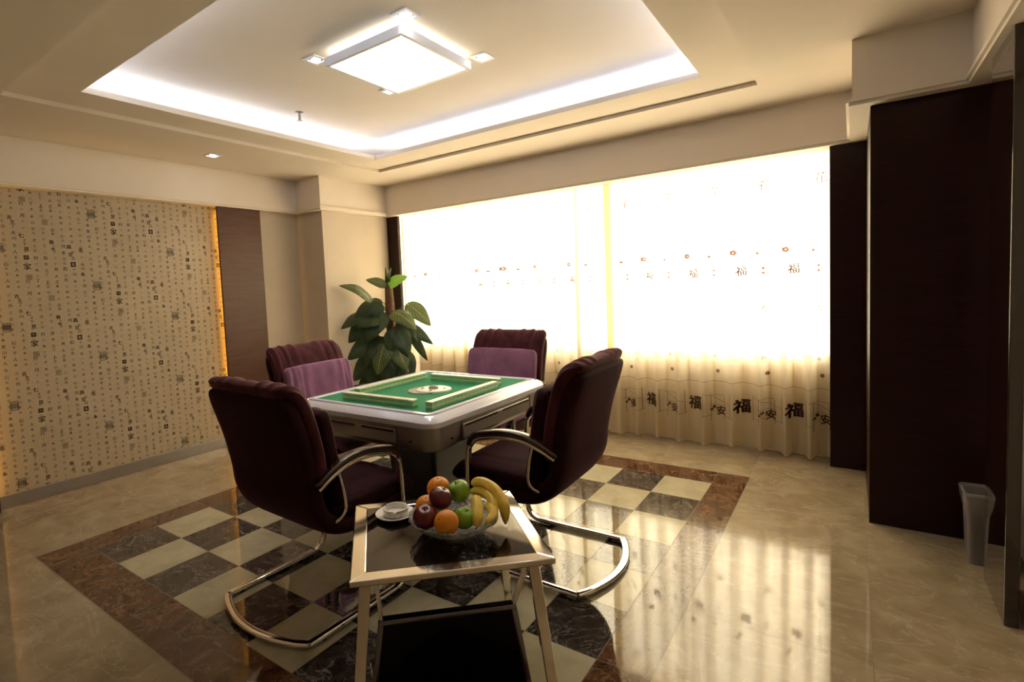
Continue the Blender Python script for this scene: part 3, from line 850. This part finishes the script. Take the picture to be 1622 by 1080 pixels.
# ------------------------------------------------------------------ side table
SA = radians(44.8); SC = V((-1.132, 1.4155, 0)); SW, SD, SH = .309, .282, .52
st = empty('side_table', 'dark glass side table with polished steel frame in front of the chairs', 'side table', SC, SA)
b = MB()
mitre(b, SW, SD, SW - .048, SD - .048, SH - .020, SH)
bevel(b.build('top_frame', M['chrome_gold'], st), .004, 2)
boxo('glass_top', -SW + .047, SW - .047, -SD + .047, SD - .047, SH - .014, SH - .002, M['brown_glass'], st)
def sfun(z): return 1.10 - .18 * min(z / SH, 1)     # splay of the legs
for sx in (-1, 1):
    for sy in (-1, 1):
        b = MB(); w = .034
        def cnr(z, k, w=w):
            x = sx * (SW - (.066 if sx > 0 else .046) + k * (SH - z)); y = sy * (SD - .030 + k * (SH - z) * .8)
            return [(x - w / 2, y - w / 3, z), (x + w / 2, y - w / 3, z), (x + w / 2, y + w / 3, z), (x - w / 2, y + w / 3, z)]
        b.hexa(cnr(0, .10), cnr(SH - .02, .10)); bevel(b.build('leg', M['chrome_gold'], st), .003)
for sy in (-1,):
    # lower glass cabinet faces, leaning, with steel edging
    zt = .352
    def px_(z, s=1): return SW - (.128 if s > 0 else .088) + .15 * (zt - z)
    def py_(z): return sy * (SD - .06 + .03 * (zt - z))
    e = MB(); t_ = .006
    e.hexa([(-px_(.02, -1), py_(.02) - t_, .02), (px_(.02), py_(.02) - t_, .02), (px_(.02), py_(.02) + t_, .02), (-px_(.02, -1), py_(.02) + t_, .02)],
           [(-px_(zt, -1), py_(zt) - t_, zt), (px_(zt), py_(zt) - t_, zt), (px_(zt), py_(zt) + t_, zt), (-px_(zt, -1), py_(zt) + t_, zt)])
    pn = e.build('glass_panel', M['black_glass'], st)
    e = MB()
    e.sweep([(-px_(zt, -1) - .01, py_(zt), zt + .003), (px_(zt) + .01, py_(zt), zt + .003)], rrect(.030, .016, .003))
    for s in (-1, 1): e.sweep([(s * (px_(zt, s) + .004), py_(zt), zt), (s * (px_(.0, s) + .004), py_(.0), 0.0)], rrect(.018, .026, .003), up=(0, 1, 0))
    e.build('edge_trim', M['chrome_dark_reflect'], pn, auto=30)
    # struts that carry the cabinet from the table top
for sx in (-1, 1):
    for sy in (-1,):
        b = MB()
        b.sweep([(sx * (SW - .075), sy * (SD - .045), SH - .02), (sx * (SW - (.126 if sx > 0 else .086)), sy * (SD - .06), .35)], rrect(.012, .020, .003), up=(0, 1, 0)); b.build('strut', M['chrome'], st, auto=30)

# things on the side table
def T2(img_xy): return V((img_xy[0], img_xy[1], SH))
BW = V((-1.085, 1.415, SH))
bowl = tag(None or (lambda: None)() or bpy.data.objects.new('tmp', None), 'x', 'x') if False else None
b = MB()
def sc(a, i): return 1 + (.018 * cos(28 * a) if i >= 3 else 0)
prof = [(.0001, .004), (.045, .003), (.055, .0), (.085, .012), (.120, .030), (.143, .050), (.152, .060), (.150, .064), (.138, .052), (.112, .034), (.08, .020), (.04, .012), (.0001, .012)]
b.lathe(prof, 112, (0, 0, 0), rfun=sc)
bo = b.build('fruit_bowl', M['cut_glass'], auto=40); bo.location = BW; bo.scale = (1.0, 1.0, 1)
tag(bo, 'scalloped cut glass bowl holding the fruit on the side table', 'bowl')

def apple(mat, loc, r, label, tilt=(0, 0, 0)):
    prof = []
    for i in range(25):
        a = -pi / 2 + pi * i / 24
        rr = r * cos(a) * (1 + .06 * sin(a)); z = r * .93 * sin(a)
        if a > .9: z -= r * .22 * ((a - .9) / .67) ** 2
        if a < -1.1: z += r * .12 * ((-a - 1.1) / .47) ** 2
        prof.append((max(rr, 1e-5), z))
    b = MB(); b.lathe(prof, 36, rfun=lambda a, i: 1 + .012 * cos(5 * a))
    o = b.build('apple', mat, smooth=True); o.location = loc; o.rotation_euler = tilt
    b = MB(); b.sweep(spline([(0, 0, r * .68), (.001, 0, r * .90), (.004, 0, r * 1.06)], 4), circ(.0016, 8), up=(1, 0, 0)); b.build('stalk', M['stalk'], o, smooth=True)
    tag(o, label, 'apple', 'apples in the glass bowl')
def orange(loc, r, label, tilt=(0, 0, 0)):
    prof = []
    for i in range(25):
        a = -pi / 2 + pi * i / 24; z = r * .95 * sin(a)
        if a > 1.35: z -= r * .03
        prof.append((max(r * cos(a), 1e-5), z))
    b = MB(); b.lathe(prof, 40); o = b.build('orange', M['orange'], smooth=True); o.location = loc; o.rotation_euler = tilt
    b = MB(); b.lathe([(.0035, r * .905), (.003, r * .93), (.0001, r * .935)], 8); b.build('navel', M['stalk'], o, auto=50)
    tag(o, label, 'orange', 'oranges in the glass bowl')
def banana(pts, label, r=.0175):
    P = spline(pts, 9); n = len(P); sc_ = []
    for i in range(n):
        s = i / (n - 1)
        sc_.append(.30 + .70 * min(1, s / .16) ** .7 if s < .16 else (1 if s < .72 else max(.22, 1 - ((s - .72) / .28) ** 2 * .78)))
    sec = [(r * (1 + .07 * cos(5 * a)) * cos(a), r * (1 + .07 * cos(5 * a)) * sin(a)) for a in [2 * pi * k / 20 for k in range(20)]]
    c = V((0, 0, 0)) + P[0]
    b = MB(); b.sweep([p - c for p in P], sec, scales=sc_); o = b.build('banana', M['banana'], smooth=True); o.location = c
    b = MB(); d = (P[-1] - P[-2]).normalized(); b.sweep([P[-1] - c - d * .002, P[-1] - c + d * .004], circ(r * .24, 8)); b.build('tip', M['black'], o)
    tag(o, label, 'banana', 'bananas in the glass bowl')
FR = dict()
Z = SH
orange(V((-1.052, 1.335, Z + .069)), .0415, 'orange at the front of the bowl, nearest the camera', (.9, -.3, 0))
orange(V((-1.195, 1.410, Z + .066)), .041, 'orange tucked behind the dark red apple at the left of the bowl', (.3, .2, 0))
orange(V((-1.202, 1.490, Z + .104)), .043, 'orange on top of the fruit pile, highest of all', (.2, .1, 0))
apple(M['apple_red'], V((-1.137, 1.332, Z + .070)), .043, 'dark red apple at the front left of the bowl', (.3, .2, 0))
apple(M['apple_purple'], V((-1.126, 1.404, Z + .112)), .041, 'purplish red apple in the middle of the pile, below the top orange', (-.2, .3, 0))
apple(M['apple_green'], V((-1.112, 1.492, Z + .110)), .041, 'green apple on top of the pile beside the bananas', (.35, -.2, 0))
apple(M['apple_green'], V((-1.040, 1.415, Z + .058)), .038, 'green apple low in the bowl behind the front orange', (.1, .5, 0))
banana([(-1.110, 1.572, Z + .112), (-1.062, 1.568, Z + .126), (-1.000, 1.555, Z + .112), (-.950, 1.530, Z + .075), (-.935, 1.510, Z + .028)], 'banana arching over the right edge of the bowl', .0195)
banana([(-1.105, 1.558, Z + .088), (-1.050, 1.555, Z + .098), (-.998, 1.530, Z + .088), (-.962, 1.492, Z + .060)], 'banana beneath the arching one at the right of the bowl', .018)
banana([(-1.060, 1.520, Z + .082), (-1.030, 1.482, Z + .088), (-.998, 1.440, Z + .072), (-.982, 1.405, Z + .044)], 'upright banana beside the low green apple', .019)
banana([(-1.020, 1.530, Z + .062), (-.985, 1.505, Z + .070), (-.958, 1.468, Z + .060), (-.962, 1.430, Z + .044)], 'short banana between the upright one and the bowl rim', .018)

SP = V((-1.345, 1.405, SH))
b = MB(); b.lathe([(.0001, .003), (.035, .002), (.038, 0), (.042, .001), (.060, .008), (.072, .012), (.0725, .014), (.060, .011), (.042, .006), (.0001, .006)], 48)
o = b.build('saucer', M['white'], auto=40); o.location = SP; tag(o, 'white china saucer under the ashtray on the side table', 'saucer')
b = MB()
def notch(a, i): return 1
b.lathe([(.0001, 0), (.040, 0), (.045, .003), (.047, .025), (.0465, .028), (.042, .028), (.040, .024), (.038, .008), (.0001, .007)], 60)
for k in range(3):
    pass
# three cigarette rests cut in the rim
v2 = []
for p in b.v:
    a = math.atan2(p.y, p.x); 
    d = min(abs((a - c + pi) % (2 * pi) - pi) for c in (-.9, 1.2, 3.3))
    v2.append(V((p.x, p.y, p.z - (.008 * (1 - d / .14) if d < .14 and p.z > .02 else 0))))
b.v = v2
o = b.build('ashtray', M['white'], auto=40); o.location = SP + V((.002, .002, .0062)); tag(o, 'round white ceramic ashtray standing on the saucer', 'ashtray')

# ------------------------------------------------------------------ waste bin
bn = empty('waste_bin', 'grey plastic waste bin with a clear liner beside the polished dark panel', 'bin', (.490, 3.325, 0), 0)
def tapered(z, e=0): k = .88 + .12 * z / .30; return rr_ring((.076 + e) * k, (.080 + e) * k, .02, z, 4)
rings = [tapered(0), tapered(.02), tapered(.29), tapered(.30, .004), tapered(.315, .006), tapered(.315, .001), tapered(.29, -.004), tapered(.02, -.004)]
ringloft(rings, 'body', M['grey_plastic'], bn, True, True, 35)
for s in (-.02, .02):
    b = MB(); b.hexa([(s - .007, -.0655, .02), (s + .007, -.0655, .02), (s + .007, -.060, .02), (s - .007, -.060, .02)], [(s - .007, -.0815, .27), (s + .007, -.0815, .27), (s + .007, -.070, .27), (s - .007, -.070, .27)]); b.build('rib', M['grey_plastic'], bn)
rr_ = random.Random(5)
def crump(z, e, j): return [(x + rr_.uniform(-j, j), y + rr_.uniform(-j, j), zz + rr_.uniform(-j, j) * 2) for x, y, zz in tapered(z, e)]
ringloft([crump(.235, .004, .001), crump(.27, .007, .0025), crump(.30, .011, .002), crump(.325, .012, .001), crump(.328, .004, .001), crump(.30, -.007, .002), crump(.20, -.012, .003)], 'liner', M['liner'], bn, False, False, 60)

# ------------------------------------------------------------------ plant
PX_, PY_ = -3.86, 4.12
pl = empty('potted_plant', 'tall potted plant with large dark leaves on a coir pole, by the left curtain', 'plant', (PX_, PY_, 0))
b = MB(); b.lathe([(.0001, 0), (.13, 0), (.135, .01), (.175, .30), (.19, .305), (.192, .35), (.178, .352), (.170, .31), (.0001, .30)], 40); b.build('pot', M['pot'], pl, auto=35)
b = MB(); b.lathe([(.0001, .325), (.10, .322), (.171, .315)], 24); b.build('soil', M['soil'], pl, smooth=True)
b = MB(); b.lathe([(.046, .30), (.050, .6), (.046, .9), (.047, 1.2), (.042, 1.39), (.024, 1.42), (.0001, 1.43)], 20, rfun=lambda a, i: 1 + .08 * cos(7 * a + i)); b.build('coir_pole', M['trunk'], pl, auto=60)
RV = V((.797, .604, 0)); FV = V((-.604, .797, 0))
def leaf(base, tip, wid, mat, roll=0., droop=.12, name='leaf'):
    """heart-shaped blade with a petiole, built between two points"""
    B, T_ = V(base), V(tip); d = T_ - B; L = d.length; dn = d.normalized()
    nrm = -FV * .75 + V((0, 0, .65)); side = dn.cross(nrm).normalized(); nrm = side.cross(dn).normalized()
    side = Matrix.Rotation(roll, 3, dn) @ side; nrm = Matrix.Rotation(roll, 3, dn) @ nrm
    nu, nv = 8, 14; v = []; uv = []
    for j in range(nv + 1):
        t = j / nv
        w = wid / 2 * (sin(pi * min(t * 1.0, 1) ** .62) ** .75 if 0 < t < 1 else 0.02)
        for i in range(nu + 1):
            u = 2 * i / nu - 1
            back = -.10 * L * (abs(u) ** 1.5) * (1 - t) ** 2
            p = B + dn * (L * t + back) + side * (w * u) + nrm * (droop * L * (sin(pi * t * .9)) - .22 * w * u * u + .05 * w * sin(9 * t + 3 * u))
            v.append(p - V((PX_, PY_, 0))); uv.append((u, t))
    f = []
    for j in range(nv):
        for i in range(nu): a = j * (nu + 1) + i; f.append((a, a + 1, a + nu + 2, a + nu + 1))
    me = bpy.data.meshes.new(name); me.from_pydata([tuple(p) for p in v], [], f); me.materials.append(mat)
    ul = me.uv_layers.new(name='UV')
    for lp in me.loops: ul.data[lp.index].uv = uv[lp.vertex_index]
    me.polygons.foreach_set('use_smooth', [True] * len(me.polygons)); me.update()
    o = bpy.data.objects.new(name, me); col.objects.link(o); o.parent = pl
    # petiole back to the pole
    z0 = max(.34, min(B.z - .02, 1.40) - .10 - .25 * (B - V((PX_, PY_, B.z))).length)
    s0 = V((0, 0, z0)); e0 = B - V((PX_, PY_, 0)); m0 = (s0 + e0) / 2 + V((0, 0, .05))
    b = MB(); b.sweep(spline([s0, m0, e0], 5), circ(.0045, 6), up=(.3, .2, .9)); b.build('petiole', M['stem_green'], o, smooth=True)
def PI(px, py, dep=0.): return V((PX_, PY_, 0)) + RV * ((px - 622) / 152) + FV * dep + V((0, 0, (660 - py) / 149.5))
def lf(bx, by, tx, ty, w, mat, d0=0., d1=0., roll=0., droop=.12): leaf(PI(bx, by, d0), PI(tx, ty, d1), w / 150, M[mat], roll, droop)
lf(622, 447, 654, 438, 21, 'leaf_bright', -.02, -.08, .2, .10)
lf(617, 448, 587, 440, 17, 'leaf_var', -.02, -.06, -.2)
lf(620, 446, 617, 421, 9, 'leaf_dark', 0, .02, .7); lf(622, 444, 629, 422, 9, 'leaf_var', -.01, -.03, -.5)
lf(593, 470, 547, 449, 24, 'leaf_var', -.08, -.20, .2, .2); lf(606, 474, 566, 500, 30, 'leaf_dark', -.05, -.12)
lf(600, 478, 604, 506, 26, 'leaf_dark', -.08, -.12); lf(588, 490, 548, 514, 34, 'leaf_dark', -.06, -.18, .3)
lf(590, 500, 556, 536, 34, 'leaf_dark', -.03, -.10, -.2); lf(612, 494, 588, 534, 32, 'leaf_dark', -.12, -.22)
lf(606, 500, 572, 512, 26, 'leaf_dark', -.16, -.22, .2); lf(600, 530, 554, 562, 36, 'leaf_dark', -.05, -.15)
lf(612, 532, 584, 572, 34, 'leaf_dark', -.14, -.22); lf(613, 540, 602, 584, 34, 'leaf_var', -.20, -.26, .1)
lf(596, 556, 560, 596, 36, 'leaf_dark', -.02, -.10); lf(606, 566, 584, 606, 36, 'leaf_dark', -.10, -.16)
lf(630, 492, 664, 521, 30, 'leaf_var', -.10, -.24, -.1, .2); lf(652, 482, 686, 517, 27, 'leaf_var', 0, -.08, .2, .28)
lf(646, 512, 688, 544, 20, 'leaf_dark', -.06, -.12, .2); lf(655, 528, 678, 570, 15, 'leaf_dark', -.02, -.06, .3)
lf(634, 516, 650, 560, 32, 'leaf_dark', -.16, -.24); lf(640, 505, 664, 540, 26, 'leaf_dark', -.08, -.14)
lf(634, 545, 646, 578, 30, 'leaf_var', -.20, -.28); lf(640, 556, 652, 598, 32, 'leaf_dark', -.06, -.12)
lf(618, 556, 616, 600, 32, 'leaf_dark', -.20, -.26); lf(626, 520, 622, 556, 24, 'leaf_dark', -.18, -.22)
lf(628, 570, 640, 610, 34, 'leaf_dark', -.14, -.2); lf(596, 585, 566, 622, 32, 'leaf_dark', -.05, -.1)
lf(616, 585, 606, 626, 34, 'leaf_dark', -.15, -.2); lf(640, 590, 660, 622, 30, 'leaf_dark', -.05, -.1)

# ------------------------------------------------------------------ daylight, camera
wd = bpy.data.worlds.new('sky'); scn.world = wd; wd.use_nodes = True
bg = wd.node_tree.nodes['Background']; bg.inputs[0].default_value = (1.0, .895, .75, 1); bg.inputs[1].default_value = 12.5
pt = bpy.data.lights.new('window_portal', 'AREA'); pt.shape = 'RECTANGLE'; pt.size = 4.11; pt.size_y = 1.68; pt.cycles.is_portal = True
po = bpy.data.objects.new('window_portal', pt); col.objects.link(po); po.location = (-2.085, 4.82, 1.535); po.rotation_euler = (radians(-90), 0, 0)

f_, yaw, pit, rol = 848.76, -.648531, .0626688, .0467165
fwd = V((sin(yaw) * cos(pit), cos(yaw) * cos(pit), -sin(pit))); rt = V((cos(yaw), -sin(yaw), 0)); dn_ = fwd.cross(rt)
r2 = cos(rol) * rt + sin(rol) * dn_; d2 = -sin(rol) * rt + cos(rol) * dn_
cd_ = bpy.data.cameras.new('camera'); cam = bpy.data.objects.new('camera', cd_); col.objects.link(cam)
cd_.sensor_width = 36; cd_.sensor_fit = 'HORIZONTAL'; cd_.lens = f_ * 36 / 1622; cd_.clip_start = .02
cd_.shift_x = 103.27 / 1622; cd_.shift_y = -30.32 / 1622
mw = Matrix((r2, -d2, -fwd)).transposed().to_4x4(); mw.translation = V((0, 0, 1.35)); cam.matrix_world = mw
scn.camera = cam
scn.view_settings.view_transform = 'Standard'; scn.view_settings.look = 'None'; scn.view_settings.gamma = 1
scn.view_settings.use_curve_mapping = False; scn.view_settings.exposure = 0.52
scn.cycles.max_bounces = 8; scn.cycles.diffuse_bounces = 5; scn.cycles.glossy_bounces = 5; scn.cycles.transparent_max_bounces = 12
scn.cycles.sample_clamp_indirect = 8; scn.cycles.caustics_reflective = False; scn.cycles.caustics_refractive = False
scn.cycles.use_denoising = True
